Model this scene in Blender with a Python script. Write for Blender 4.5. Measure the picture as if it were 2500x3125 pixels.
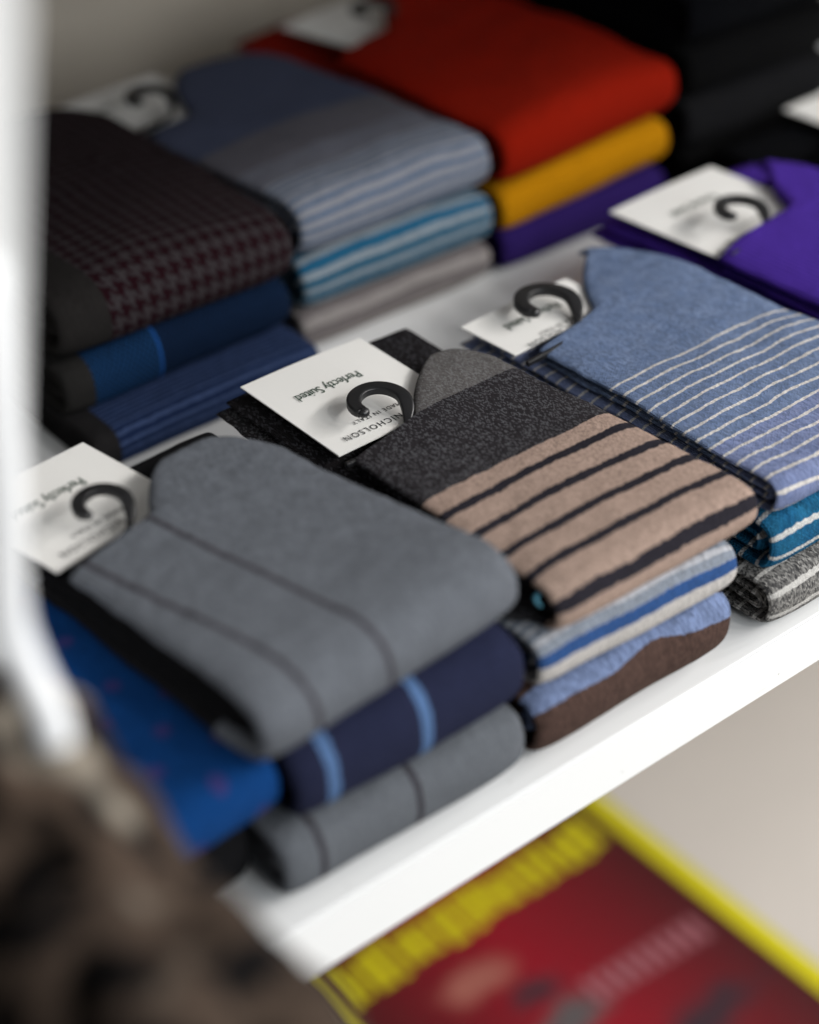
import bpy, bmesh, math, random
from mathutils import Vector, Matrix, noise

sc = bpy.context.scene
for o in list(bpy.data.objects):
    bpy.data.objects.remove(o)
COL = sc.collection

# ------------------------------------------------------------------ camera
cam_data = bpy.data.cameras.new("camera")
cam = bpy.data.objects.new("camera", cam_data)
COL.objects.link(cam)
RIGHT = (0.7826765, -0.6218636, -0.0265171)
DOWN = (-0.3754691, -0.4377285, -0.8169558)
FWD = (0.4964278, 0.6493684, -0.5760904)
CAMPOS = (-0.3932891, -0.3290992, 0.4184304)
mw = Matrix.Identity(4)
for i in range(3):
    mw[i][0] = RIGHT[i]
    mw[i][1] = -DOWN[i]
    mw[i][2] = -FWD[i]
    mw[i][3] = CAMPOS[i]
cam.matrix_world = mw
cam_data.sensor_fit = 'VERTICAL'
cam_data.sensor_height = 36.0
cam_data.lens = 61.5
cam_data.clip_start = 0.01
cam_data.clip_end = 50.0
cam_data.dof.use_dof = True
cam_data.dof.focus_distance = 0.668
cam_data.dof.aperture_fstop = 2.9
sc.camera = cam

# ------------------------------------------------------------------ light
world = bpy.data.worlds.new("World")
sc.world = world
world.use_nodes = True
bg = world.node_tree.nodes["Background"]
bg.inputs[0].default_value = (0.93, 0.97, 1.0, 1)
bg.inputs[1].default_value = 0.024


def area(name, loc, target, size, power, color=(1, 1, 1), size_y=None):
    l = bpy.data.lights.new(name, 'AREA')
    l.energy = power
    l.size = size
    if size_y:
        l.shape = 'RECTANGLE'
        l.size_y = size_y
    l.color = color
    o = bpy.data.objects.new(name, l)
    COL.objects.link(o)
    o.location = loc
    d = Vector(target) - Vector(loc)
    o.rotation_euler = d.to_track_quat('-Z', 'Y').to_euler()
    return o


# a row of ceiling lamps in the aisle in front of the shelf, to the right
for k, (lx, ly, lz) in enumerate([(1.05, -1.30, 1.28), (1.32, -1.02, 1.12), (1.52, -0.74, 1.00), (1.66, -0.46, 0.92), (1.74, -0.16, 0.90), (0.55, -1.50, 1.45)]):
    area("ceiling_lamp", (lx, ly, lz), (0, 0.1, 0), 0.20, 10.0, (1.0, 0.975, 0.95))
# wide soft fill light added behind the camera; no window is seen there
area("front_fill", (0.05, -2.35, 1.10), (0, 0.15, 0), 1.4, 44.0, (0.93, 0.97, 1.0), 1.4)

vs = sc.view_settings
vs.view_transform = 'Standard'
vs.look = 'None'
vs.exposure = 0.0
vs.gamma = 1.0
vs.use_curve_mapping = False
sc.cycles.use_denoising = True
sc.cycles.use_adaptive_sampling = False
sc.cycles.caustics_reflective = False
sc.cycles.caustics_refractive = False
sc.cycles.sample_clamp_indirect = 3.0
sc.cycles.max_bounces = 5
sc.cycles.diffuse_bounces = 3


# ------------------------------------------------------------------ node helpers
def lin(r, g, b):
    def f(c):
        c /= 255.0
        return c / 12.92 if c <= 0.04045 else ((c + 0.055) / 1.055) ** 2.4
    return (f(r), f(g), f(b), 1.0)


class G:
    def __init__(s, name):
        s.mat = bpy.data.materials.new(name)
        s.mat.use_nodes = True
        s.nt = s.mat.node_tree
        s.bsdf = s.nt.nodes["Principled BSDF"]

    def put(s, sock, v):
        if hasattr(v, "is_output"):
            s.nt.links.new(v, sock)
        else:
            sock.default_value = v

    def m(s, op, a, b=None, c=None):
        n = s.nt.nodes.new("ShaderNodeMath")
        n.operation = op
        s.put(n.inputs[0], a)
        if b is not None:
            s.put(n.inputs[1], b)
        if c is not None:
            s.put(n.inputs[2], c)
        return n.outputs[0]

    def add(s, a, b): return s.m('ADD', a, b)
    def sub(s, a, b): return s.m('SUBTRACT', a, b)
    def mul(s, a, b): return s.m('MULTIPLY', a, b)

    def mix(s, f, a, b, blend='MIX'):
        n = s.nt.nodes.new("ShaderNodeMix")
        n.data_type = 'RGBA'
        n.blend_type = blend
        s.put(n.inputs[0], f)
        s.put(n.inputs[6], a)
        s.put(n.inputs[7], b)
        return n.outputs[2]

    def vec(s, x, y, z=0.0):
        n = s.nt.nodes.new("ShaderNodeCombineXYZ")
        s.put(n.inputs[0], x)
        s.put(n.inputs[1], y)
        s.put(n.inputs[2], z)
        return n.outputs[0]

    def sep(s, v):
        n = s.nt.nodes.new("ShaderNodeSeparateXYZ")
        s.put(n.inputs[0], v)
        return n.outputs[0], n.outputs[1], n.outputs[2]

    def uv(s):
        n = s.nt.nodes.new("ShaderNodeUVMap")
        return n.outputs[0]

    def obj(s):
        n = s.nt.nodes.new("ShaderNodeTexCoord")
        return n.outputs["Object"]

    def noise(s, vec, scale, detail=2.0, rough=0.5, color=False):
        n = s.nt.nodes.new("ShaderNodeTexNoise")
        s.put(n.inputs["Vector"], vec)
        n.inputs["Scale"].default_value = scale
        n.inputs["Detail"].default_value = detail
        n.inputs["Roughness"].default_value = rough
        return n.outputs["Color" if color else "Fac"]

    def white(s, vec):
        n = s.nt.nodes.new("ShaderNodeTexWhiteNoise")
        n.noise_dimensions = '3D'
        s.put(n.inputs["Vector"], vec)
        return n.outputs["Value"]

    def voro(s, vec, scale, out="Distance"):
        n = s.nt.nodes.new("ShaderNodeTexVoronoi")
        s.put(n.inputs["Vector"], vec)
        n.inputs["Scale"].default_value = scale
        return n.outputs[out]

    def ramp(s, fac, stops, interp='LINEAR'):
        n = s.nt.nodes.new("ShaderNodeValToRGB")
        n.color_ramp.interpolation = interp
        els = n.color_ramp.elements
        while len(els) < len(stops):
            els.new(0.5)
        for e, (p, c) in zip(els, stops):
            e.position = p
            e.color = c
        s.put(n.inputs[0], fac)
        return n.outputs[0]

    def band(s, v, a, b):
        """1 where a < v < b"""
        return s.mul(s.m('GREATER_THAN', v, a), s.m('LESS_THAN', v, b))

    def period(s, v, start, per, frac):
        """1 inside the first part of every period"""
        f = s.m('FRACT', s.m('DIVIDE', s.sub(v, start), per))
        return s.m('LESS_THAN', f, frac)

    def bump(s, h, strength, dist, normal=None):
        n = s.nt.nodes.new("ShaderNodeBump")
        n.inputs["Strength"].default_value = strength
        n.inputs["Distance"].default_value = dist
        s.put(n.inputs["Height"], h)
        if normal is not None:
            s.put(n.inputs["Normal"], normal)
        return n.outputs[0]


def plain_mat(name, col, rough=0.5, bump_scale=None, bump_d=0.0005, mottled=0.0, spec=0.5):
    g = G(name)
    c = col
    if mottled:
        n = g.noise(g.obj(), 14.0, 4.0)
        c = g.mix(g.mul(n, mottled), col, tuple(x * 0.72 for x in col[:3]) + (1,))
    g.put(g.bsdf.inputs["Base Color"], c)
    g.bsdf.inputs["Roughness"].default_value = rough
    g.bsdf.inputs["Specular IOR Level"].default_value = spec
    if bump_scale:
        g.put(g.bsdf.inputs["Normal"], g.bump(g.noise(g.obj(), bump_scale, 3.0), 0.25, bump_d))
    return g.mat


def sock_mat(name, pattern, wale=0.0017, course=0.0013, relief=1.5, melange=0.26, blotch=0.18,
             wob=0.0010, wob_lo=0.0, seed=0.0, flecks=None, rough=0.88):
    """Knitted fabric. UV is in metres: u across the sock, v along it."""
    g = G(name)
    u0, v0, _ = g.sep(g.uv())
    base = g.vec(u0, v0, seed)
    # ragged edges of the colour changes follow the stitches; slow drift follows the pull of the cloth
    v = g.add(v0, g.mul(g.sub(g.noise(base, 420.0, 1.0), 0.5), wob))
    u = g.add(u0, g.mul(g.sub(g.noise(base, 380.0, 1.0), 0.5), wob))
    if wob_lo:
        v = g.add(v, g.mul(g.sub(g.noise(base, 26.0, 1.0), 0.5), wob_lo))
    # stitches: columns of little V shapes
    uu = g.m('DIVIDE', u0, wale)
    tri = g.mul(g.m('ABSOLUTE', g.sub(g.m('FRACT', uu), 0.5)), 2.0)
    ph = g.add(g.m('DIVIDE', v0, course), g.mul(tri, 0.85))
    half = g.m('FLOOR', g.mul(uu, 2.0))
    cell = g.white(g.vec(half, g.m('FLOOR', ph), seed))
    leg = g.m('SINE', g.mul(g.m('FRACT', ph), math.pi))
    col_h = g.m('SINE', g.mul(g.m('FRACT', g.mul(uu, 2.0)), math.pi))
    height = g.mul(leg, g.m('POWER', g.m('MAXIMUM', col_h, 0.0), 0.6))
    g.u, g.v, g.u0, g.v0, g.cell, g.base, g.h = u, v, u0, v0, cell, base, height
    col = pattern(g)
    if flecks:
        thr, fc = flecks
        col = g.mix(g.mul(g.m('GREATER_THAN', cell, thr), 0.75), col, fc)
    mel = g.add(1.0 - melange, g.mul(cell, 2.0 * melange))
    bl = g.add(1.0 - blotch, g.mul(g.noise(base, 110.0, 6.0, 0.72), 2.0 * blotch))
    k = g.mul(g.mul(mel, bl), 0.90)
    col = g.mix(1.0, col, g.vec(k, k, k), 'MULTIPLY')
    g.put(g.bsdf.inputs["Base Color"], col)
    g.bsdf.inputs["Roughness"].default_value = rough
    g.bsdf.inputs["Specular IOR Level"].default_value = 0.06
    g.bsdf.inputs["Sheen Weight"].default_value = 0.0
    g.bsdf.inputs["Sheen Roughness"].default_value = 0.5
    fib = g.noise(g.base, 1500.0, 2.0)
    # slope of each little yarn arch, as a tangent-space normal
    sa = g.m('COSINE', g.mul(g.m('FRACT', ph), math.pi))
    sb = g.m('COSINE', g.mul(g.m('FRACT', g.mul(uu, 2.0)), math.pi))
    jit = g.mul(g.sub(cell, 0.5), 0.5)
    tu = g.mul(g.add(g.mul(sb, -1.0), jit), 0.5 * relief)
    tv = g.mul(g.add(g.mul(sa, -1.0), jit), 0.5 * relief)
    nm = g.nt.nodes.new("ShaderNodeNormalMap")
    nm.space = 'TANGENT'
    g.put(nm.inputs["Color"], g.vec(g.add(0.5, g.mul(tu, 0.5)), g.add(0.5, g.mul(tv, 0.5)), 0.93))
    nm.inputs["Strength"].default_value = 1.0
    g.put(g.bsdf.inputs["Normal"], g.bump(fib, 0.4, 0.0004, nm.outputs[0]))
    return g.mat


# ------------------------------------------------------------------ mesh helpers
def link(name, verts, faces, mat, parent=None, uvs=None, smooth=True):
    me = bpy.data.meshes.new(name)
    me.from_pydata(verts, [], faces)
    if uvs is not None:
        lay = me.uv_layers.new(name="UVMap")
        flat = []
        for l in me.loops:
            flat.extend(uvs[l.vertex_index])
        lay.data.foreach_set("uv", flat)
    if smooth:
        me.polygons.foreach_set("use_smooth", [True] * len(me.polygons))
    me.materials.append(mat)
    me.update()
    o = bpy.data.objects.new(name, me)
    COL.objects.link(o)
    if parent is not None:
        o.parent = parent
    return o


def box(name, lo, hi, mat, parent=None, bevel=0.0):
    bm = bmesh.new()
    bmesh.ops.create_cube(bm, size=1.0)
    for v in bm.verts:
        for i in range(3):
            v.co[i] = lo[i] + (v.co[i] + 0.5) * (hi[i] - lo[i])
    if bevel:
        bmesh.ops.bevel(bm, geom=bm.edges[:], offset=bevel, segments=3, profile=0.5, affect='EDGES')
    me = bpy.data.meshes.new(name)
    bm.to_mesh(me)
    bm.free()
    me.materials.append(mat)
    o = bpy.data.objects.new(name, me)
    COL.objects.link(o)
    if parent is not None:
        o.parent = parent
    return o


def empty(name, loc, rz=0.0, label=None, cat=None, group=None, kind=None):
    o = bpy.data.objects.new(name, None)
    COL.objects.link(o)
    o.empty_display_size = 0.02
    o.location = loc
    o.rotation_euler = (0, 0, rz)
    tag(o, label, cat, group, kind)
    return o


def tag(o, label=None, cat=None, group=None, kind=None):
    if label: o["label"] = label
    if cat: o["category"] = cat
    if group: o["group"] = group
    if kind: o["kind"] = kind


def sstep(a, b, x):
    t = min(1.0, max(0.0, (x - a) / (b - a)))
    return t * t * (3 - 2 * t)


def nz(x, y, s):
    return noise.noise(Vector((x, y, s)))


# ------------------------------------------------------------------ a folded pair of socks
class Pair:
    pass


def leg_mesh(name, mat, parent, P, outer):
    """One sock: a flattened knitted tube folded over at the front (y = 0) into a U."""
    th = min(P.t, P.tb) / 4.0 * P.fill
    lv = 1.5 if outer else 0.5
    tf = lambda y: P.t + (P.tb - P.t) * sstep(0.0, P.reach, y)
    rF = P.rf
    a = max(0.0025, rF - th * (0.5 if outer else 1.5))
    off = 0.0 if outer else 0.0035
    path = []                      # (y, z, ny, nz, v, top?)
    yt = P.toe_y - off * 1.8
    nt, nf, nb = P.res
    for i in range(nt):
        y = yt + (rF - yt) * i / nt
        t = tf(y)
        path.append([y, t / 2 + lv * t / 4, y, 1])
    t = tf(rF)
    Hh = lv * t / 4
    arc = 0.0
    prev = None
    for i in range(nf + 1):
        ph = math.pi / 2 - math.pi * i / nf
        # a slightly squared roll
        cy = abs(math.cos(ph)) ** 0.62
        y = rF - a * cy
        sn = math.sin(ph)
        z = t / 2 + Hh * math.copysign(abs(sn) ** 0.85, sn)
        if prev:
            arc += math.hypot(y - prev[0], z - prev[1])
        prev = (y, z)
        path.append([y, z, rF - arc, 0])
    yb = P.cuff_y + (0.0 if outer else -0.004) + P.cuff_j * (1 if outer else -1)
    for i in range(1, nb + 1):
        y = rF + (yb - rF) * i / nb
        t = tf(y)
        path.append([y, t / 2 - lv * t / 4, rF - arc - (y - rF), -1])
    n = len(path)
    nx = P.nx
    xis = [math.sin((i / (nx - 1) - 0.5) * math.pi * 0.999) for i in range(nx)]
    xis = [0.55 * s + 0.45 * (2 * i / (nx - 1) - 1) for i, s in enumerate(xis)]
    verts, uvs, faces = [], [], []
    ring = 2 * nx - 2
    sd = P.seed + (0.0 if outer else 7.3)
    for k, (y, z, v, kind) in enumerate(path):
        p0 = path[max(0, k - 1)]
        p1 = path[min(n - 1, k + 1)]
        ty, tz = p1[0] - p0[0], p1[1] - p0[1]
        L = math.hypot(ty, tz) or 1.0
        ny, nzv = tz / L, -ty / L          # outward normal (up on the top legs)
        xl, xr = -P.w / 2, P.w / 2
        # outline wobble
        e = 0.0012 * P.wig
        xl += e * nz(v * 38, 1.7, sd) + 0.5 * e * nz(v * 140, 3.1, sd)
        xr += e * nz(v * 38, 9.4, sd) + 0.5 * e * nz(v * 140, 8.1, sd)
        if not outer:
            xl += 0.0012
            xr -= 0.0012
        endf = 1.0
        if kind == 1:
            d = y - yt if y > yt else yt - y
            if P.toe:
                yb_, xb_, tl_ = P.toe
                s_ = sstep(yb_ - 0.004, yb_ + 0.005, y)
                lim = xb_ + (tl_ - xb_) * min(1.0, max(0.0, (y - yb_) / max(1e-4, P.toe_y - yb_)))
                xl = xl + (lim - xl) * s_
            rc = P.rc
            if d < rc:
                ins = rc * (1 - math.sqrt(max(0.0, 1 - (1 - d / rc) ** 2)))
                xl += ins * P.rl
                xr -= ins * 1.0
            endf = min(1.0, 0.25 + (d / 0.004) ** 0.5 * 0.75) if d < 0.004 else 1.0
            xr -= P.taper * sstep(0.0, P.toe_y, y)
            if xl > xr - 0.004:
                xl = xr = (xl + xr) / 2
                xl -= 0.002
                xr += 0.002
        if kind == -1:
            d = abs(yb - y)
            endf = min(1.0, 0.3 + (d / 0.003) ** 0.5 * 0.7) if d < 0.003 else 1.0
            c_ = sstep(P.cuff_s, P.cuff_s + 0.06, y)
            xl -= P.cuff_dx * c_ * (1.0 if outer else 0.7)
            xr -= P.cuff_rx * c_
        for j in range(ring):
            if j < nx:
                xi, sg = xis[j], 1.0
            else:
                xi, sg = xis[ring - j], -1.0
            h = th / 2 * endf * math.sqrt(max(0.0, 1 - abs(xi) ** 9))
            if j == 0 or j == nx - 1:
                h = 0.0
            x = xl + (xr - xl) * (xi + 1) / 2
            yy = y + ny * h * sg
            zz = z + nzv * h * sg
            # slow swell of the whole pair, stronger towards its top, and a wavy front roll
            up = min(1.0, max(0.0, zz / max(1e-4, P.t)))
            zz += up * P.amp * (nz(x * 17, yy * 17, P.seed + 3.0) + 0.5 * nz(x * 45, yy * 40, P.seed + 5.0))
            zz += up * P.crown * (1 - (2 * x / P.w) ** 2)
            zz += up * P.roll * (x / P.w) + P.tilt * (x / P.w)
            wf = 1 - sstep(0.0, 0.03, yy)
            yy += wf * P.front * nz(x * 22, 2.0, P.seed)
            # small rumples
            q = 0.00045 * nz(x * 150, yy * 150, sd)
            zz += q * (up * 0.7 + 0.3) * (0 if zz < 0.001 else 1)
            zz = max(zz, 0.0004)
            verts.append((x, yy, zz))
            uvs.append((x, v))
    for k in range(n - 1):
        for j in range(ring):
            j2 = (j + 1) % ring
            faces.append((k * ring + j, k * ring + j2, (k + 1) * ring + j2, (k + 1) * ring + j))
    faces.append(tuple(range(ring))[::-1])
    faces.append(tuple((n - 1) * ring + j for j in range(ring)))
    return link(name, verts, faces, mat, parent, uvs)


PAIR_N = [0]


def sock_pair(label, mat, x0, x1, y0, z0, t, tb=None, toe_y=0.15, cuff_y=0.165, toe=None, rf=None, yaw=0.0,
              amp=0.0012, crown=0.0012, roll=0.0, front=0.0018, taper=0.0, cuff_dx=0.0, cuff_rx=0.0, rc=0.03, res=None, nx=30,
              wig=1.0, reach=0.1, mat_inner=None, group="folded sock pairs on the white shelf", cuff_j=0.0, tilt=0.0, cuff_s=0.05, fill=1.02, rl=0.55):
    PAIR_N[0] += 1
    P = Pair()
    P.w = x1 - x0
    P.t, P.tb = t, tb or t
    P.toe_y, P.cuff_y = toe_y, cuff_y
    P.toe = toe
    P.fill = fill
    P.rl = rl
    P.rf = rf or t * 0.55
    P.amp, P.crown, P.roll, P.front, P.taper = amp, crown, roll, front, taper
    P.cuff_dx, P.cuff_rx, P.rc, P.nx, P.wig, P.reach, P.cuff_j, P.tilt, P.cuff_s = cuff_dx, cuff_rx, rc, nx, wig, reach, cuff_j, tilt, cuff_s
    P.res = res or (46, 20, 30)
    P.seed = 11.37 * PAIR_N[0]
    root = empty("folded_sock_pair", ((x0 + x1) / 2, y0, z0), yaw, label, "socks", group)
    leg_mesh("outer_sock", mat, root, P, True)
    leg_mesh("inner_sock", mat_inner or mat, root, P, False)
    return root


# ------------------------------------------------------------------ card with hook
def hook_mesh(name, mat, parent, loc, yaw=0.0, scale=1.0, flip=False):
    pts = [(0.0247, 0.0160), (0.0243, 0.0195), (0.0262, 0.0240), (0.0300, 0.0274), (0.0350, 0.0287), (0.0397, 0.0272),
           (0.0430, 0.0230), (0.0440, 0.0170), (0.0424, 0.0108), (0.0385, 0.0060), (0.0330, 0.0018), (0.0260, -0.0008),
           (0.0170, -0.0014), (0.0080, -0.0016), (0.0035, -0.0016)]
    # smooth the polyline
    for _ in range(2):
        q = [pts[0]]
        for p, r in zip(pts, pts[1:]):
            q.append((0.75 * p[0] + 0.25 * r[0], 0.75 * p[1] + 0.25 * r[1]))
            q.append((0.25 * p[0] + 0.75 * r[0], 0.25 * p[1] + 0.75 * r[1]))
        q.append(pts[-1])
        pts = q
    n = len(pts)
    verts, faces = [], []
    prof = [(-1, -0.72), (-0.72, -1), (0.72, -1), (1, -0.72), (1, 0.72), (0.72, 1), (-0.72, 1), (-1, 0.72)]
    for k, (x, y) in enumerate(pts):
        p0, p1 = pts[max(0, k - 1)], pts[min(n - 1, k + 1)]
        tx, ty = p1[0] - p0[0], p1[1] - p0[1]
        L = math.hypot(tx, ty)
        nxv, nyv = -ty / L, tx / L
        f = k / (n - 1)
        hw = 0.0025 + 0.0004 * math.sin(math.pi * min(1, f * 1.6))
        if f < 0.05:
            hw = 0.0023
        hw -= 0.0016 * sstep(0.56, 0.70, f)
        hh = 0.0017
        zc = 0.0058 * (1 - sstep(0.50, 0.70, f)) - 0.0040      # the curl stands above the bar
        hh -= 0.0006 * sstep(0.56, 0.70, f)
        for a, b in prof:
            verts.append((x + nxv * hw * a, y + nyv * hw * a, zc + hh * b))
    m = len(prof)
    for k in range(n - 1):
        for j in range(m):
            j2 = (j + 1) % m
            faces.append((k * m + j, (k + 1) * m + j, (k + 1) * m + j2, k * m + j2))
    faces.append(tuple(range(m)))
    faces.append(tuple((n - 1) * m + j for j in range(m))[::-1])
    # bead at the tip
    bm = bmesh.new()
    bmesh.ops.create_uvsphere(bm, u_segments=10, v_segments=8, radius=0.0024)
    b0 = len(verts)
    for v in bm.verts:
        verts.append((v.co.x + pts[0][0] + 0.0004, v.co.y + pts[0][1] - 0.0002, v.co.z * 0.85 + 0.0018))
    bm.verts.index_update()
    for fc in bm.faces:
        faces.append(tuple(b0 + v.index for v in fc.verts))
    bm.free()
    o = link(name, verts, faces, mat, parent)
    o.location = loc
    o.rotation_euler = (0, 0, yaw)
    o.scale = (scale, scale, scale)
    mod = o.modifiers.new("edge", 'BEVEL')
    mod.width = 0.0003
    mod.segments = 2
    return o


def text_mesh(body, size, sx, spacing=1.0):
    cu = bpy.data.curves.new("lettering", 'FONT')
    cu.body = body
    cu.size = size
    cu.space_character = spacing
    cu.resolution_u = 3
    cu.extrude = 0.00002
    to = bpy.data.objects.new("lettering_tmp", cu)
    COL.objects.link(to)
    dg = bpy.context.evaluated_depsgraph_get()
    me = bpy.data.meshes.new_from_object(to.evaluated_get(dg))
    bpy.data.objects.remove(to)
    for v in me.vertices:
        v.co.x *= sx
    return me


def header_card(parent, fl, w, d, z, yaw, mats, droop=0.0, words=True, hook=None, text_shift=0.0, hook_scale=1.0):
    """fl: front-left corner in the parent's space"""
    nx, ny = 8, 10
    verts, faces, = [], []
    th = 0.00055
    for layer in (0, 1):
        for j in range(ny + 1):
            for i in range(nx + 1):
                x, y = w * i / nx, d * j / ny
                zz = droop * (y / d) ** 2 + 0.0006 * math.sin(x / w * math.pi)
                verts.append((x, y, zz - layer * th))
    W = nx + 1
    B = W * (ny + 1)
    for j in range(ny):
        for i in range(nx):
            a = j * W + i
            faces.append((a, a + 1, a + W + 1, a + W))
            faces.append((B + a, B + a + W, B + a + W + 1, B + a + 1))
    for i in range(nx):
        faces.append((i, B + i, B + i + 1, i + 1))
        a = ny * W + i
        faces.append((a, a + 1, B + a + 1, B + a))
    for j in range(ny):
        a = j * W
        faces.append((a, a + W, B + a + W, B + a))
        a = j * W + nx
        faces.append((a, B + a, B + a + W, a + W))
    card = link("header_card", verts, faces, mats["card"], parent, smooth=False)
    card.location = (fl[0], fl[1], z)
    card.rotation_euler = (0, 0, yaw)
    if words:
        for me, cx, cy, mt in ((TXT_SUITED, w * 0.445, d * 0.68 + text_shift, mats["green_ink"]),
                               (TXT_NICH, w * 0.40, d * 0.125 + text_shift, mats["black_ink"]),
                               (TXT_MADE, w * 0.475, d * 0.225 + text_shift, mats["black_ink"])):
            t = bpy.data.objects.new("lettering", me.copy())
            t.data.materials.clear()
            t.data.materials.append(mt)
            COL.objects.link(t)
            t.parent = card
            xs = [v.co.x for v in me.vertices]
            wd = max(xs)
            # upside down for the viewer: the card was printed to hang from its hook
            t.rotation_euler = (0, 0, math.pi)
            t.location = (cx + wd / 2, cy, 0.00075 + droop * (cy / d) ** 2)
    if hook:
        hx, hy, hz, hyaw = hook
        hook_mesh("hanger_hook", mats["plastic"], parent, (hx, hy, hz), hyaw, hook_scale)
    return card


TXT_SUITED = text_mesh("Perfectly Suited", 0.0076, 0.68, 0.95)
TXT_NICH = text_mesh("A NICHOLSON", 0.0048, 0.82, 1.28)
TXT_MADE = text_mesh("MADE IN ITALY", 0.0034, 0.80, 1.25)

# ------------------------------------------------------------------ plain materials
M = {}
def lacquer():
    """white lacquer with a few dust specks and faint scuffs"""
    g = G("white_lacquer")
    o = g.obj()
    c = g.mix(g.mul(g.noise(o, 14.0, 5.0), 0.12), (0.77, 0.78, 0.78, 1), (0.60, 0.60, 0.59, 1))
    n = g.nt.nodes.new("ShaderNodeTexVoronoi")
    g.put(n.inputs["Vector"], o)
    n.inputs["Scale"].default_value = 170.0
    r, _, _ = g.sep(n.outputs["Color"])
    speck = g.mul(g.m('LESS_THAN', n.outputs["Distance"], 0.075), g.m('GREATER_THAN', r, 0.93))
    c = g.mix(g.mul(speck, 0.55), c, (0.28, 0.26, 0.24, 1))
    x, y, z = g.sep(o)
    sc_ = g.noise(g.vec(g.mul(x, 0.12), y, z), 320.0, 3.0)
    scuff = g.mul(g.m('GREATER_THAN', sc_, 0.69), g.m('GREATER_THAN', g.noise(o, 9.0, 1.0), 0.56))
    c = g.mix(g.mul(scuff, 0.16), c, (0.45, 0.44, 0.42, 1))
    g.put(g.bsdf.inputs["Base Color"], c)
    g.put(g.bsdf.inputs["Roughness"], g.add(0.34, g.mul(g.noise(o, 30.0, 4.0), 0.2)))
    g.put(g.bsdf.inputs["Normal"], g.bump(g.noise(o, 900.0, 3.0), 0.2, 0.0001))
    return g.mat


M["white_board"] = lacquer()
M["back_board"] = plain_mat("beige_back_board", (0.54, 0.48, 0.40, 1), 0.6, 300.0, 0.0002, 0.15)
M["floor"] = plain_mat("warm_grey_floor", (0.60, 0.555, 0.51, 1), 0.55, 200.0, 0.0003, 0.25)
M["card"] = plain_mat("card_stock", (0.80, 0.79, 0.76, 1), 0.55, 1800.0, 0.00008, 0.05)
M["green_ink"] = plain_mat("dark_green_ink", (0.012, 0.045, 0.025, 1), 0.6)
M["black_ink"] = plain_mat("black_ink", (0.02, 0.02, 0.022, 1), 0.6)
M["plastic"] = plain_mat("black_plastic", (0.008, 0.008, 0.009, 1), 0.38, 700.0, 0.0001)

# ------------------------------------------------------------------ shelf unit
shelf = empty("shelf_unit", (0, 0, 0), 0, "white lacquered shelf unit holding the stacked socks", "shelf")
box("shelf_board", (-0.2598, -0.011, -0.0250), (1.30, 0.62, 0.0), M["white_board"], shelf, 0.0008)
box("edge_band", (-0.2598, -0.0117, -0.0246), (1.30, -0.01105, -0.0004), M["white_board"], shelf, 0.0002)
box("shelf_board", (-0.2598, -0.011, 0.322), (1.30, 0.62, 0.347), M["white_board"], shelf, 0.0008)  # upper board, out of view, placed to shade the back row
# the side panel's front edge leans outwards towards the top
prof = [(0.012, -0.509), (0.012, 0.125), (0.0055, 0.1454), (-0.0267, 0.2466), (-0.052, 0.3259), (-0.115, 0.52), (0.62, 0.52), (0.62, -0.509)]
pv = [(-0.260, y, z) for y, z in prof] + [(-0.284, y, z) for y, z in prof]
nP = len(prof)
pf = [tuple(range(nP))[::-1], tuple(range(nP, 2 * nP))] + [(i, (i + 1) % nP, nP + (i + 1) % nP, nP + i) for i in range(nP)]
sp = link("side_panel", pv, pf, M["white_board"], shelf, smooth=False)
md = sp.modifiers.new("edge", 'BEVEL')
md.width = 0.0012
md.segments = 2
box("back_panel", (-0.2598, 0.6205, -0.509), (1.30, 0.632, 0.52), M["back_board"], shelf)
fl = link("floor", [(-2, -2, -0.51), (3, -2, -0.51), (3, 2.0, -0.51), (-2, 2.0, -0.51)], [(0, 1, 2, 3)], M["floor"])
tag(fl, "warm grey floor under the shelf", None, None, "structure")


# ------------------------------------------------------------------ sock fabrics
def solid(c):
    return lambda g: c


def p_beige(g):
    c = g.mix(g.period(g.v, 0.0593 - 0.0148 * 6, 0.0148, 0.27), lin(172, 149, 136), lin(44, 42, 49))
    c = g.mix(g.m('GREATER_THAN', g.v, 0.0725), c, lin(50, 47, 50))
    c = g.mix(g.m('LESS_THAN', g.v, -0.014), c, lin(42, 40, 42))
    c = g.mix(g.m('GREATER_THAN', g.v, 0.1195), c, lin(104, 101, 100))
    f = g.mul(g.m('GREATER_THAN', g.cell, 0.72), g.m('GREATER_THAN', g.add(g.m('GREATER_THAN', g.v, 0.0725), g.m('LESS_THAN', g.v, -0.014)), 0.5))
    return g.mix(g.mul(f, 0.30), c, lin(118, 120, 124))


def p_lightblue(g):
    st = g.mul(g.period(g.v, 0.0005, 0.0067, 0.19), g.m('LESS_THAN', g.v, 0.0940))
    n = g.noise(g.base, 130.0, 3.0, 0.6)
    b = g.mix(n, lin(86, 106, 142), lin(132, 148, 178))
    # the cloth turns more violet below the stripes
    b = g.mix(g.m('LESS_THAN', g.v, 0.035), b, g.mix(n, lin(102, 117, 157), lin(142, 152, 188)))
    return g.mix(st, b, lin(214, 210, 205))


def p_teal(g):
    st = g.period(g.v, 0.0012, 0.0082, 0.20)
    n = g.noise(g.base, 150.0, 2.0)
    return g.mix(st, g.mix(n, lin(18, 74, 118), lin(44, 114, 148)), lin(206, 206, 204))


def p_greymarl(g):
    st = g.period(g.v, 0.0022, 0.0082, 0.20)
    b = g.mix(g.cell, lin(66, 66, 68), lin(158, 156, 152))
    return g.mix(st, b, lin(206, 204, 200))


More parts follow.
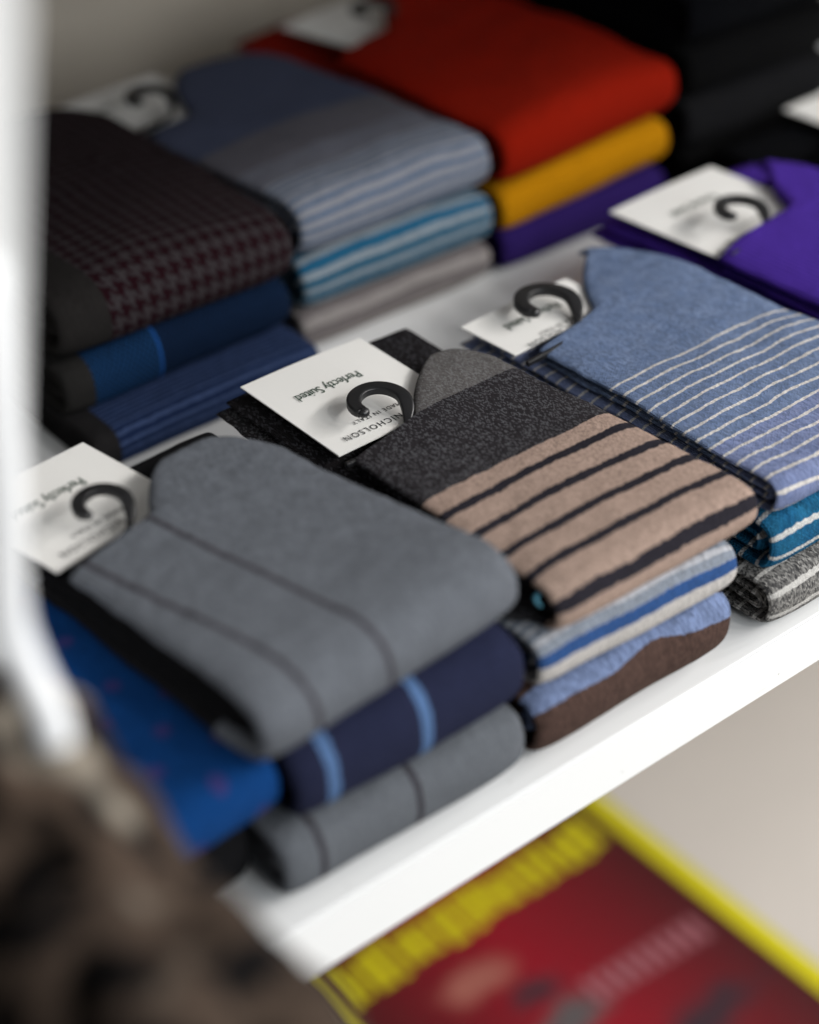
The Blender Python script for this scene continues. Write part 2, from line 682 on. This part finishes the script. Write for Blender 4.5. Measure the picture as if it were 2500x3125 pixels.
def p_midblue(g):
    c = lin(138, 146, 158)
    c = g.mix(g.period(g.v, 0.0052, 0.0042, 0.40), c, lin(190, 192, 198))
    c = g.mix(g.band(g.v, -0.0014, 0.0026), c, lin(52, 84, 136))
    c = g.mix(g.m('LESS_THAN', g.v, -0.0014), c, lin(200, 196, 192))
    return c


def p_brownblue(g):
    c = lin(82, 64, 58)
    vv = g.add(g.v, g.mul(g.m('MAXIMUM', g.sub(g.u0, 0.008), 0.0), 0.13))
    c = g.mix(g.band(vv, 0.0052, 0.0128), c, lin(120, 136, 172))
    return c


def p_greyline(g):
    c = lin(106, 110, 117)
    for u0 in (-0.0335, -0.0045):
        d = g.m('ABSOLUTE', g.sub(g.u, g.add(u0, g.mul(g.v0, -0.13))))
        c = g.mix(g.m('LESS_THAN', d, 0.0012), c, lin(70, 68, 74))
    return g.mix(g.band(g.v0, -0.130, -0.031), c, lin(26, 26, 28))  # bottom leg painted near black for the shade under the fold


def p_navystripe(g):
    c = lin(38, 42, 66)
    for u0 in (-0.0325, 0.0030):
        d = g.m('ABSOLUTE', g.sub(g.u, u0))
        c = g.mix(g.m('LESS_THAN', d, 0.0022), c, lin(88, 118, 162))
    return c


def p_greyline2(g):
    c = lin(104, 108, 114)
    for u0 in (-0.036, 0.002):
        d = g.m('ABSOLUTE', g.sub(g.u, u0))
        c = g.mix(g.m('LESS_THAN', d, 0.0012), c, lin(60, 58, 64))
    return c


def p_polka(g):
    P = 0.0235
    row = g.m('DIVIDE', g.v, P * 0.6)
    ri = g.m('FLOOR', row)
    shift = g.mul(g.m('MODULO', ri, 2.0), 0.5)
    fx = g.sub(g.m('FRACT', g.add(g.m('DIVIDE', g.u, P), shift)), 0.5)
    fy = g.sub(g.m('FRACT', row), 0.5)
    d = g.m('SQRT', g.add(g.mul(g.mul(fx, P), g.mul(fx, P)), g.mul(g.mul(fy, P * 0.6), g.mul(fy, P * 0.6))))
    return g.mix(g.m('LESS_THAN', d, 0.0030), lin(15, 62, 120), lin(58, 60, 118))


def p_hound(g):
    s = 0.00086
    i = g.m('FLOOR', g.m('DIVIDE', g.u0, s))
    j = g.m('FLOOR', g.m('DIVIDE', g.v0, s))
    tw = g.m('LESS_THAN', g.m('FLOORED_MODULO', g.add(i, j), 4.0), 2.0)
    wi = g.m('LESS_THAN', g.m('FLOORED_MODULO', i, 8.0), 4.0)
    wj = g.m('LESS_THAN', g.m('FLOORED_MODULO', j, 8.0), 4.0)
    k = g.add(g.mul(tw, wi), g.mul(g.sub(1.0, tw), wj))
    c = g.mix(k, lin(32, 10, 17), lin(56, 51, 53))
    # charcoal heel on the left
    d = g.add(g.mul(g.add(g.u0, 0.058), 1.0), g.mul(g.v0, 0.1))
    return g.mix(g.m('LESS_THAN', d, 0.021), c, lin(38, 36, 35))


def p_bluebird(g):
    a = g.m('SINE', g.mul(g.u0, 2400.0))
    b = g.m('SINE', g.mul(g.v0, 2400.0))
    k = g.m('GREATER_THAN', g.mul(a, b), 0.1)
    left = g.mix(k, lin(12, 32, 58), lin(24, 60, 100))
    right = g.mix(k, lin(11, 24, 44), lin(16, 36, 64))
    c = g.mix(g.m('GREATER_THAN', g.u0, -0.012), left, right)
    c = g.mix(g.band(g.u0, -0.0125, -0.0112), c, lin(28, 76, 142))
    return g.mix(g.m('LESS_THAN', g.u0, -0.046), c, lin(40, 39, 38))


def p_blueribs(g):
    st = g.period(g.v, 0.0, 0.0032, 0.38)
    c = g.mix(st, lin(26, 40, 72), lin(62, 78, 114))
    return g.mix(g.m('LESS_THAN', g.u0, -0.048), c, lin(36, 35, 36))


def p_lilac(g):
    st = g.period(g.v, 0.0015, 0.0048, 0.42)
    low = g.mix(st, lin(142, 144, 152), lin(92, 108, 132))
    fine = g.mix(g.period(g.v, 0.0, 0.0044, 0.35), lin(116, 114, 120), lin(106, 114, 134))
    c = g.mix(g.m('GREATER_THAN', g.v, 0.030), low, fine)
    c = g.mix(g.m('GREATER_THAN', g.v, 0.052), c, lin(100, 98, 106))
    return g.mix(g.m('GREATER_THAN', g.v, 0.084), c, lin(78, 84, 106))


def p_tealwhite(g):
    st = g.period(g.v, 0.0008, 0.0062, 0.40)
    c = g.mix(st, lin(44, 92, 118), lin(142, 152, 160))
    return g.mix(g.band(g.v, 0.0045, 0.0062), c, lin(30, 92, 128))


def p_greystripe(g):
    st = g.period(g.v, 0.0, 0.0085, 0.4)
    return g.mix(st, lin(118, 112, 112), lin(152, 146, 144))


def p_rib(c1, c2, per=0.0026):
    return lambda g: g.mix(g.period(g.u0, 0.0, per, 0.5), c1, c2)


S = {}
S["beige"] = sock_mat("beige_charcoal_stripe_knit", p_beige, wob_lo=0.003, seed=1.0, melange=0.28, blotch=0.14, wob=0.0016, wale=0.0012, course=0.0008)
S["lightblue"] = sock_mat("light_blue_white_stripe_knit", p_lightblue, wob_lo=0.0035, seed=2.0, melange=0.24, wob=0.0010)
S["teal"] = sock_mat("teal_white_stripe_knit", p_teal, wob_lo=0.003, seed=3.0, wale=0.0019, course=0.0014, relief=1.6, melange=0.30)
S["greymarl"] = sock_mat("grey_marl_knit", p_greymarl, wob_lo=0.003, seed=4.0, wale=0.0013, course=0.0008, relief=1.6, melange=0.22)
S["midblue"] = sock_mat("grey_blue_white_stripe_knit", p_midblue, wob_lo=0.002, seed=5.0, melange=0.26)
S["brownblue"] = sock_mat("brown_knit_with_light_blue_band", p_brownblue, wob_lo=0.006, seed=6.0, melange=0.36, blotch=0.2)
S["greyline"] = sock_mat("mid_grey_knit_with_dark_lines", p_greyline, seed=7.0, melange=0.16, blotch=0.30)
S["navystripe"] = sock_mat("navy_knit_with_light_blue_lines", p_navystripe, seed=8.0, melange=0.12)
S["greyline2"] = sock_mat("slate_grey_knit_with_dark_lines", p_greyline2, seed=9.0, melange=0.15, blotch=0.25)
S["polka"] = sock_mat("blue_knit_with_violet_dots", p_polka, seed=10.0, melange=0.10)
S["hound"] = sock_mat("burgundy_houndstooth_knit", p_hound, seed=11.0, wale=0.0012, course=0.0012, melange=0.18)
S["bluebird"] = sock_mat("deep_blue_birdseye_knit", p_bluebird, seed=12.0, melange=0.15)
S["blueribs"] = sock_mat("blue_fine_striped_knit", p_blueribs, seed=13.0, melange=0.15)
S["lilac"] = sock_mat("slate_blue_and_grey_striped_knit", p_lilac, wob_lo=0.003, seed=14.0, melange=0.10, wob=0.0006)
S["tealwhite"] = sock_mat("teal_and_white_striped_knit", p_tealwhite, wob_lo=0.002, seed=15.0, melange=0.10)
S["greystripe"] = sock_mat("soft_grey_striped_knit", p_greystripe, wob_lo=0.004, seed=16.0, melange=0.10)
S["red"] = sock_mat("red_knit", p_rib(lin(152, 27, 6), lin(136, 21, 5)), seed=17.0, melange=0.08, blotch=0.08)
S["yellow"] = sock_mat("mustard_knit", p_rib(lin(196, 134, 8), lin(180, 120, 6)), seed=18.0, melange=0.08, blotch=0.08)
S["purpledark"] = sock_mat("deep_purple_knit", p_rib(lin(52, 34, 104), lin(42, 26, 88)), seed=19.0, melange=0.08)
S["purple"] = sock_mat("violet_knit", p_rib(lin(84, 52, 168), lin(68, 42, 140)), seed=20.0, melange=0.10, blotch=0.1)
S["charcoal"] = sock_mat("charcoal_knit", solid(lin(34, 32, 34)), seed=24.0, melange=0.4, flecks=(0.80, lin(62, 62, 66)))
S["black"] = sock_mat("black_knit", solid(lin(8, 8, 9)), seed=21.0, melange=0.15)
S["darknavy"] = sock_mat("black_navy_knit", solid(lin(7, 8, 12)), seed=22.0, melange=0.15)
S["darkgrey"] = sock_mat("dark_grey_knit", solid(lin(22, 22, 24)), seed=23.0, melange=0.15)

HI = (80, 28, 46)
LO = (16, 20, 14)

# ---- front row, stack by the side panel
sock_pair("slate grey sock pair at the bottom of the stack beside the side panel", S["darkgrey"], -0.257, -0.1995, 0.010, 0.0005, 0.034, nx=22, res=LO, toe_y=0.14, cuff_y=0.15)
sock_pair("bright blue sock pair with violet dots, lying beside the grey socks", S["polka"], -0.2550, -0.1915, -0.001, 0.0355, 0.0230, nx=30, toe_y=0.17, cuff_y=0.165, yaw=math.radians(2.0), crown=0.001, rc=0.015, rf=0.017)

# ---- front row, grey stack
sock_pair("slate grey sock pair with dark lines, bottom of the front grey stack", S["greyline2"], -0.197, -0.098, -0.006, 0.0005, 0.027, res=LO, nx=34, front=0.002)
sock_pair("navy sock pair with two light blue lines under the grey socks", S["navystripe"], -0.1900, -0.0985, -0.005, 0.0285, 0.030, res=LO, nx=34, roll=0.003)
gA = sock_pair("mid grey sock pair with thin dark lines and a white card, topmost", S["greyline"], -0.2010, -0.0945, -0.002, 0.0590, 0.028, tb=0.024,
               toe_y=0.134, cuff_y=0.158, toe=(0.104, -0.018, -0.002), rf=0.021, yaw=math.radians(4), res=HI, nx=40, crown=0.001, amp=0.0015, fill=1.16, rl=0.45, mat_inner=S["darkgrey"], taper=0.012, rc=0.026, cuff_rx=0.010)  # dark inner sock paints in the shade inside the fold
header_card(gA, (-0.0503, 0.114), 0.056, 0.056, 0.0145, math.radians(5), M, hook=(-0.0515, 0.1080, 0.0225, math.radians(3)), words=True, hook_scale=0.84)

# ---- front row, striped stack
sock_pair("brown sock pair with a light blue band, bottom of the striped stack", S["brownblue"], -0.0935, 0.0005, -0.0065, 0.0005, 0.0255, res=(20, 28, 14), nx=44, front=0.002, roll=0.003, amp=0.002)
sock_pair("grey, blue and white striped sock pair in the middle of the striped stack", S["midblue"], -0.0915, 0.0040, -0.0045, 0.0275, 0.0215, res=(20, 28, 14), nx=44, amp=0.002, front=0.002, tilt=-0.003)
gB = sock_pair("beige sock pair with charcoal stripes, grey toe and the sharp white card", S["beige"], -0.0845, 0.0125, -0.0045, 0.0495, 0.0185, tb=0.0185,
               toe_y=0.1515, cuff_y=0.1925, toe=(0.1155, -0.0185, 0.012), rf=0.013, res=HI, nx=52, amp=0.0014, crown=0.0008, front=0.002, taper=0.010, rc=0.022,
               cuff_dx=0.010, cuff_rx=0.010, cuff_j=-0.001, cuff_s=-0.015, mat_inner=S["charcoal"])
header_card(gB, (-0.0495, 0.1197), 0.0590, 0.0650, 0.0148, 0.0, M, hook=(-0.0555, 0.1135, 0.0195, 0.0))

M["cyan_thread"] = plain_mat("pale_cyan_thread", lin(86, 150, 172), 0.8)
for ty, tz, ln in ((0.0100, 0.0150, 0.0042), (0.0640, 0.0095, 0.0028)):
    tv, tf_ = [], []
    for k in range(7):
        a = k / 6.0
        c0 = Vector((-0.0492 - 0.0010 * math.sin(a * 3.1), ty + 0.0008 * math.sin(a * 5), tz - ln * a))
        for j in range(6):
            an = j / 6 * 2 * math.pi
            tv.append((c0.x + 0.0007 * math.cos(an), c0.y + 0.0011 * math.sin(an), c0.z))
    for k in range(6):
        for j in range(6):
            tf_.append((k * 6 + j, k * 6 + (j + 1) % 6, k * 6 + 6 + (j + 1) % 6, k * 6 + 6 + j))
    link("loose_thread", tv, tf_, M["cyan_thread"], gB)

# ---- front row, light blue stack
sock_pair("grey marl sock pair with white stripes, bottom of the light blue stack", S["greymarl"], 0.0195, 0.128, -0.0090, 0.0005, 0.0205, res=(16, 28, 14), nx=44, front=0.001)
sock_pair("teal sock pair with white stripes, middle of the light blue stack", S["teal"], 0.0215, 0.130, -0.0050, 0.0220, 0.0245, res=(16, 28, 14), nx=44, front=0.001)
gC = sock_pair("light blue sock pair with thin white stripes and a white card", S["lightblue"], 0.0235, 0.1335, -0.0030, 0.0475, 0.0155, tb=0.0165,
               toe_y=0.182, cuff_y=0.172, toe=(0.134, -0.019, 0.010), rf=0.012, res=HI, nx=52, amp=0.0024, crown=0.001, front=0.002, taper=0.014, rc=0.035, cuff_dx=0.006, cuff_rx=0.02)
header_card(gC, (-0.0635, 0.1345), 0.062, 0.0320, 0.0142, math.radians(3), M, hook=(-0.0690, 0.1270, 0.0190, math.radians(4)), hook_scale=1.12, words=True, text_shift=-0.002)

# ---- front row, violet stack
sock_pair("deep purple sock pair at the bottom of the violet stack", S["purpledark"], 0.138, 0.245, 0.0, 0.0005, 0.019, res=LO, nx=24)
sock_pair("deep purple sock pair in the middle of the violet stack", S["purpledark"], 0.139, 0.246, 0.002, 0.0205, 0.019, res=LO, nx=24, toe_y=0.2, cuff_y=0.215)
gD = sock_pair("bright violet sock pair with a white card beside the light blue socks", S["purple"], 0.138, 0.246, 0.0, 0.0405, 0.024,
               toe_y=0.19, cuff_y=0.216, toe=(0.141, 0.002, 0.028), nx=34, amp=0.002, taper=0.006, crown=0.002)
header_card(gD, (-0.049, 0.139), 0.072, 0.067, 0.0185, math.radians(3), M, hook=(-0.0535, 0.1335, 0.0270, math.radians(4)), hook_scale=0.98)

# ---- front row, black stack at the right edge
sock_pair("black sock pair under another at the right edge", S["black"], 0.262, 0.368, 0.0, 0.0005, 0.025, res=LO, nx=20, toe_y=0.22, cuff_y=0.23)
gE = sock_pair("black sock pair with a white card at the right edge", S["darknavy"], 0.262, 0.368, 0.0, 0.0265, 0.027, res=LO, nx=20, toe_y=0.23, cuff_y=0.262, toe=(0.198, 0.0, 0.01))
header_card(gE, (0.000, 0.203), 0.060, 0.050, 0.0205, 0.0, M, words=False, hook=(0.012, 0.195, 0.03, 0.0))

# ---- second row, houndstooth stack
Y2 = 0.275
sock_pair("dark blue finely striped sock pair at the bottom of the houndstooth stack", S["blueribs"], -0.118, 0.002, Y2 - 0.026, 0.0005, 0.0175, res=LO, nx=34, front=0.0015, tilt=0.004)
sock_pair("deep blue bird's-eye sock pair under the houndstooth socks", S["bluebird"], -0.117, 0.002, Y2 - 0.004, 0.0175, 0.0250, res=LO, nx=34, tilt=0.004)
sock_pair("burgundy and grey houndstooth sock pair with charcoal heel", S["hound"], -0.117, 0.004, Y2 - 0.008, 0.0430, 0.034, tb=0.036, res=(50, 28, 20), nx=40, toe_y=0.185, cuff_y=0.17,
          rf=0.030, crown=0.003, amp=0.002, rc=0.03)

# ---- second row, slate blue stack
sock_pair("soft grey striped sock pair at the bottom of the slate blue stack", S["greystripe"], 0.010, 0.127, Y2, 0.0005, 0.020, res=LO, nx=34)
sock_pair("teal and white striped sock pair in the middle of the slate blue stack", S["tealwhite"], 0.010, 0.127, Y2 - 0.002, 0.0215, 0.0270, res=LO, nx=34)
g2 = sock_pair("slate blue sock pair with grey striped fold and a white card", S["lilac"], 0.010, 0.128, Y2 - 0.002, 0.0490, 0.030, tb=0.027, res=(60, 28, 24), nx=40,
               toe_y=0.185, cuff_y=0.195, toe=(0.128, -0.030, -0.010), crown=0.002, amp=0.002, rf=0.022, rc=0.03, yaw=math.radians(2))
header_card(g2, (-0.066, 0.137), 0.066, 0.060, 0.0215, math.radians(5), M, hook=(-0.071, 0.1295, 0.031, math.radians(8)), hook_scale=1.02)

# ---- second row, red stack
sock_pair("deep purple sock pair under the mustard socks", S["purpledark"], 0.134, 0.252, Y2 - 0.001, 0.0005, 0.024, res=LO, nx=30)
sock_pair("mustard yellow sock pair under the red socks", S["yellow"], 0.133, 0.250, Y2 - 0.002, 0.0255, 0.0235, res=LO, nx=30, tilt=0.008)
gR = sock_pair("bright red sock pair with a white card on top of the mustard socks", S["red"], 0.132, 0.254, Y2 - 0.004, 0.0505, 0.032, tb=0.034, res=(50, 26, 20), nx=36,
               toe_y=0.18, cuff_y=0.24, toe=(0.140, -0.020, 0.0), crown=0.003, amp=0.003, rf=0.024, yaw=math.radians(1), tilt=0.006, rc=0.03)
header_card(gR, (-0.036, 0.148), 0.066, 0.060, 0.0245, math.radians(10), M, hook=(-0.044, 0.141, 0.036, math.radians(10)), words=False)

# ---- second row, black stack
for i, (k, lab) in enumerate([("black", "black sock pair at the bottom of the tall black stack"), ("darkgrey", "dark grey sock pair in the tall black stack"),
                              ("black", "black sock pair under the top of the tall black stack"), ("darknavy", "navy black sock pair on top of the tall black stack")]):
    sock_pair(lab, S[k], 0.264, 0.385, Y2 - 0.004 + 0.002 * i, 0.0005 + 0.0285 * i, 0.0275, res=LO, nx=24, toe_y=0.2, cuff_y=0.2)

# ------------------------------------------------------------------ magazine under the shelf
ZF = -0.5098
mag = empty("magazine", (0.0, 0.0, ZF), 0, "glossy red magazine with a yellow border lying below the shelf", "magazine")


def mag_cover():
    g = G("red_cover_print")
    o = g.obj()
    x, y, z = g.sep(o)
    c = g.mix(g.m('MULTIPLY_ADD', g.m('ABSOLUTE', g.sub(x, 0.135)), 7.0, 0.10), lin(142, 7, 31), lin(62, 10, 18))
    n = g.noise(o, 34.0, 3.0)
    # the photograph printed on the cover: a pale blot and dark shapes near the lower left
    def blot(cx, cy, rx, ry, col, c, soft=0.8):
        dx = g.m('DIVIDE', g.sub(x, cx), rx)
        dy = g.m('DIVIDE', g.sub(y, cy), ry)
        d = g.m('SQRT', g.add(g.mul(dx, dx), g.mul(dy, dy)))
        d = g.add(d, g.mul(g.sub(n, 0.5), 1.8))
        f = g.m('SUBTRACT', 1.0, g.m('SMOOTH_MAX', 0.0, g.m('MULTIPLY_ADD', d, 1.0 / soft, -(1 - soft) / soft), 0.2))
        f = g.m('MAXIMUM', f, 0.0)
        return g.mix(f, c, col)
    c = blot(0.095, 0.258, 0.036, 0.018, lin(156, 92, 82), c)
    c = blot(0.122, 0.226, 0.034, 0.014, lin(44, 38, 48), c)
    c = blot(0.130, 0.196, 0.05, 0.018, lin(86, 80, 82), c)
    c = blot(0.190, 0.140, 0.06, 0.02, lin(48, 34, 44), c)
    g.put(g.bsdf.inputs["Base Color"], c)
    g.bsdf.inputs["Roughness"].default_value = 0.35
    return g.mat


M["cover"] = mag_cover()
M["yellow_ink"] = plain_mat("yellow_print", lin(204, 194, 16), 0.4, None, 0, 0.1)
M["pale_ink"] = plain_mat("pale_print", lin(150, 92, 100), 0.4)
MX0, MX1, MY0, MY1 = 0.006, 0.281, 0.04, 0.405
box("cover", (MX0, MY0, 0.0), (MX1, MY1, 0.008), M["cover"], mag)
bw = 0.0165
e = 0.0082
for lo, hi in (((MX1 - bw, MY0), (MX1, MY1)), ((MX0, MY0), (MX0 + bw * 0.6, MY1)), ((MX0 + bw * 0.61, MY1 - bw * 0.7), (MX1 - bw * 1.01, MY1))):
    box("border_strip", (lo[0], lo[1], 0.0081), (hi[0], hi[1], e + 0.0004), M["yellow_ink"], mag)
random.seed(4)
xx = MX0 + bw * 1.0
while xx < MX1 - bw * 1.7:
    ww = random.uniform(0.006, 0.014)
    box("masthead_block", (xx, 0.290 + random.uniform(0, 0.006), 0.0081), (xx + ww, 0.332 - random.uniform(0, 0.012), e + 0.0003), M["yellow_ink"], mag)
    xx += ww + random.uniform(0.003, 0.007)
for k in range(9):
    x_ = 0.150 + k * 0.0112
    box("headline_block", (x_, 0.192 - k * 0.0008, 0.0081), (x_ + 0.0060, 0.214 - k * 0.0008, e + 0.0003), M["pale_ink"], mag)


# ------------------------------------------------------------------ hanger and animal print scarf in front, at the left
def tube(name, pts, rad, mat, parent, sub=3):
    for _ in range(sub):
        q = [pts[0]]
        for p, r in zip(pts, pts[1:]):
            q.append(tuple(0.75 * a + 0.25 * b for a, b in zip(p, r)))
            q.append(tuple(0.25 * a + 0.75 * b for a, b in zip(p, r)))
        q.append(pts[-1])
        pts = q
    n = len(pts)
    verts, faces = [], []
    m = 14
    for k, p in enumerate(pts):
        a, b = Vector(pts[max(0, k - 1)]), Vector(pts[min(n - 1, k + 1)])
        t = (b - a).normalized()
        s = t.cross(Vector((0, 0, 1)))
        if s.length < 1e-3:
            s = t.cross(Vector((1, 0, 0)))
        s.normalize()
        u = s.cross(t)
        f = min(k, n - 1 - k)
        r = rad * (0.55 + 0.45 * min(1.0, f / 3.0))
        for j in range(m):
            an = 2 * math.pi * j / m
            verts.append(tuple(Vector(p) + (s * math.cos(an) + u * math.sin(an)) * r))
    for k in range(n - 1):
        for j in range(m):
            j2 = (j + 1) % m
            faces.append((k * m + j, k * m + j2, (k + 1) * m + j2, (k + 1) * m + j))
    faces.append(tuple(range(m))[::-1])
    faces.append(tuple((n - 1) * m + j for j in range(m)))
    return link(name, verts, faces, mat, parent)


M["hanger_white"] = plain_mat("white_hanger_plastic", (0.82, 0.83, 0.84, 1), 0.35)
hg = empty("clothes_hanger", (0, 0, 0), 0, "white plastic hanger arm in front of the side panel", "hanger")
tube("hanger_arm", [(-0.2689, -0.030, 0.262), (-0.277, -0.0385, 0.2180), (-0.2822, -0.0384, 0.1860), (-0.2825, -0.0445, 0.1750), (-0.2824, -0.0499, 0.1690), (-0.2823, -0.0538, 0.1647), (-0.2835, -0.0560, 0.1590)], 0.0043, M["hanger_white"], hg)


def leopard():
    g = G("animal_print_plush")
    o = g.obj()
    n = g.noise(o, 28.0, 3.0, 0.6, color=True)
    w = g.nt.nodes.new("ShaderNodeMix")
    w.data_type = 'RGBA'
    w.inputs[0].default_value = 0.04
    g.put(w.inputs[6], o)
    g.put(w.inputs[7], n)
    d = g.voro(w.outputs[2], 66.0)
    base = g.mix(g.noise(o, 22.0, 2.0), lin(14, 11, 10), lin(92, 77, 66))
    c = g.mix(g.ramp(d, [(0.46, (1, 1, 1, 1)), (0.62, (0, 0, 0, 1))]), base, lin(14, 12, 12))
    pale = g.ramp(g.noise(o, 30.0, 1.0), [(0.60, (0, 0, 0, 1)), (0.68, (1, 1, 1, 1))])
    c = g.mix(pale, c, lin(140, 132, 120))
    g.put(g.bsdf.inputs["Base Color"], c)
    g.bsdf.inputs["Roughness"].default_value = 0.9
    g.bsdf.inputs["Specular IOR Level"].default_value = 0.1
    g.put(g.bsdf.inputs["Normal"], g.bump(g.noise(o, 400.0, 3.0), 0.6, 0.001))
    return g.mat


M["leopard"] = leopard()


def scarf():
    """a plush scarf draped over the hanger: a ridge with both sides hanging"""
    na, nb = 70, 60
    verts, faces = [], []
    for i in range(na + 1):
        a = i / na
        y = 0.005 - 0.26 * a
        zr = 0.139 + 0.006 * math.sin(a * 9.0) - 0.040 * a * a
        xr = -0.2860 - 0.005 * a
        for j in range(nb + 1):
            b = j / nb * 2 - 1            # -1 far side ... +1 near side
            ang = b * 1.35
            if abs(b) < 0.4:
                q = b / 0.4
                x = xr - 0.030 * math.sin(q * math.pi / 2)
                z = zr - 0.030 * (1 - math.cos(q * math.pi / 2))
            else:
                s = (abs(b) - 0.4) / 0.6
                sg = 1 if b > 0 else -1
                x = xr - sg * (0.030 + 0.030 * s * (0.9 if sg > 0 else 0.25))
                z = zr - 0.030 - 0.24 * s
            k = 0.010 * nz(y * 22, b * 3.0, 4.2) + 0.005 * nz(y * 60, b * 9.0, 8.8)
            x += -k * (1 if b > 0 else -0.5)
            z += k * 0.9
            verts.append((x, y + 0.006 * nz(z * 20, b * 4, 1.1), z))
    W = nb + 1
    for i in range(na):
        for j in range(nb):
            p = i * W + j
            faces.append((p, p + 1, p + W + 1, p + W))
    o = link("scarf", verts, faces, M["leopard"])
    m = o.modifiers.new("thickness", 'SOLIDIFY')
    m.thickness = 0.006
    m.offset = 0.0
    tag(o, "brown and black animal print scarf draped in front of the shelf", "scarf")
    return o


scarf()
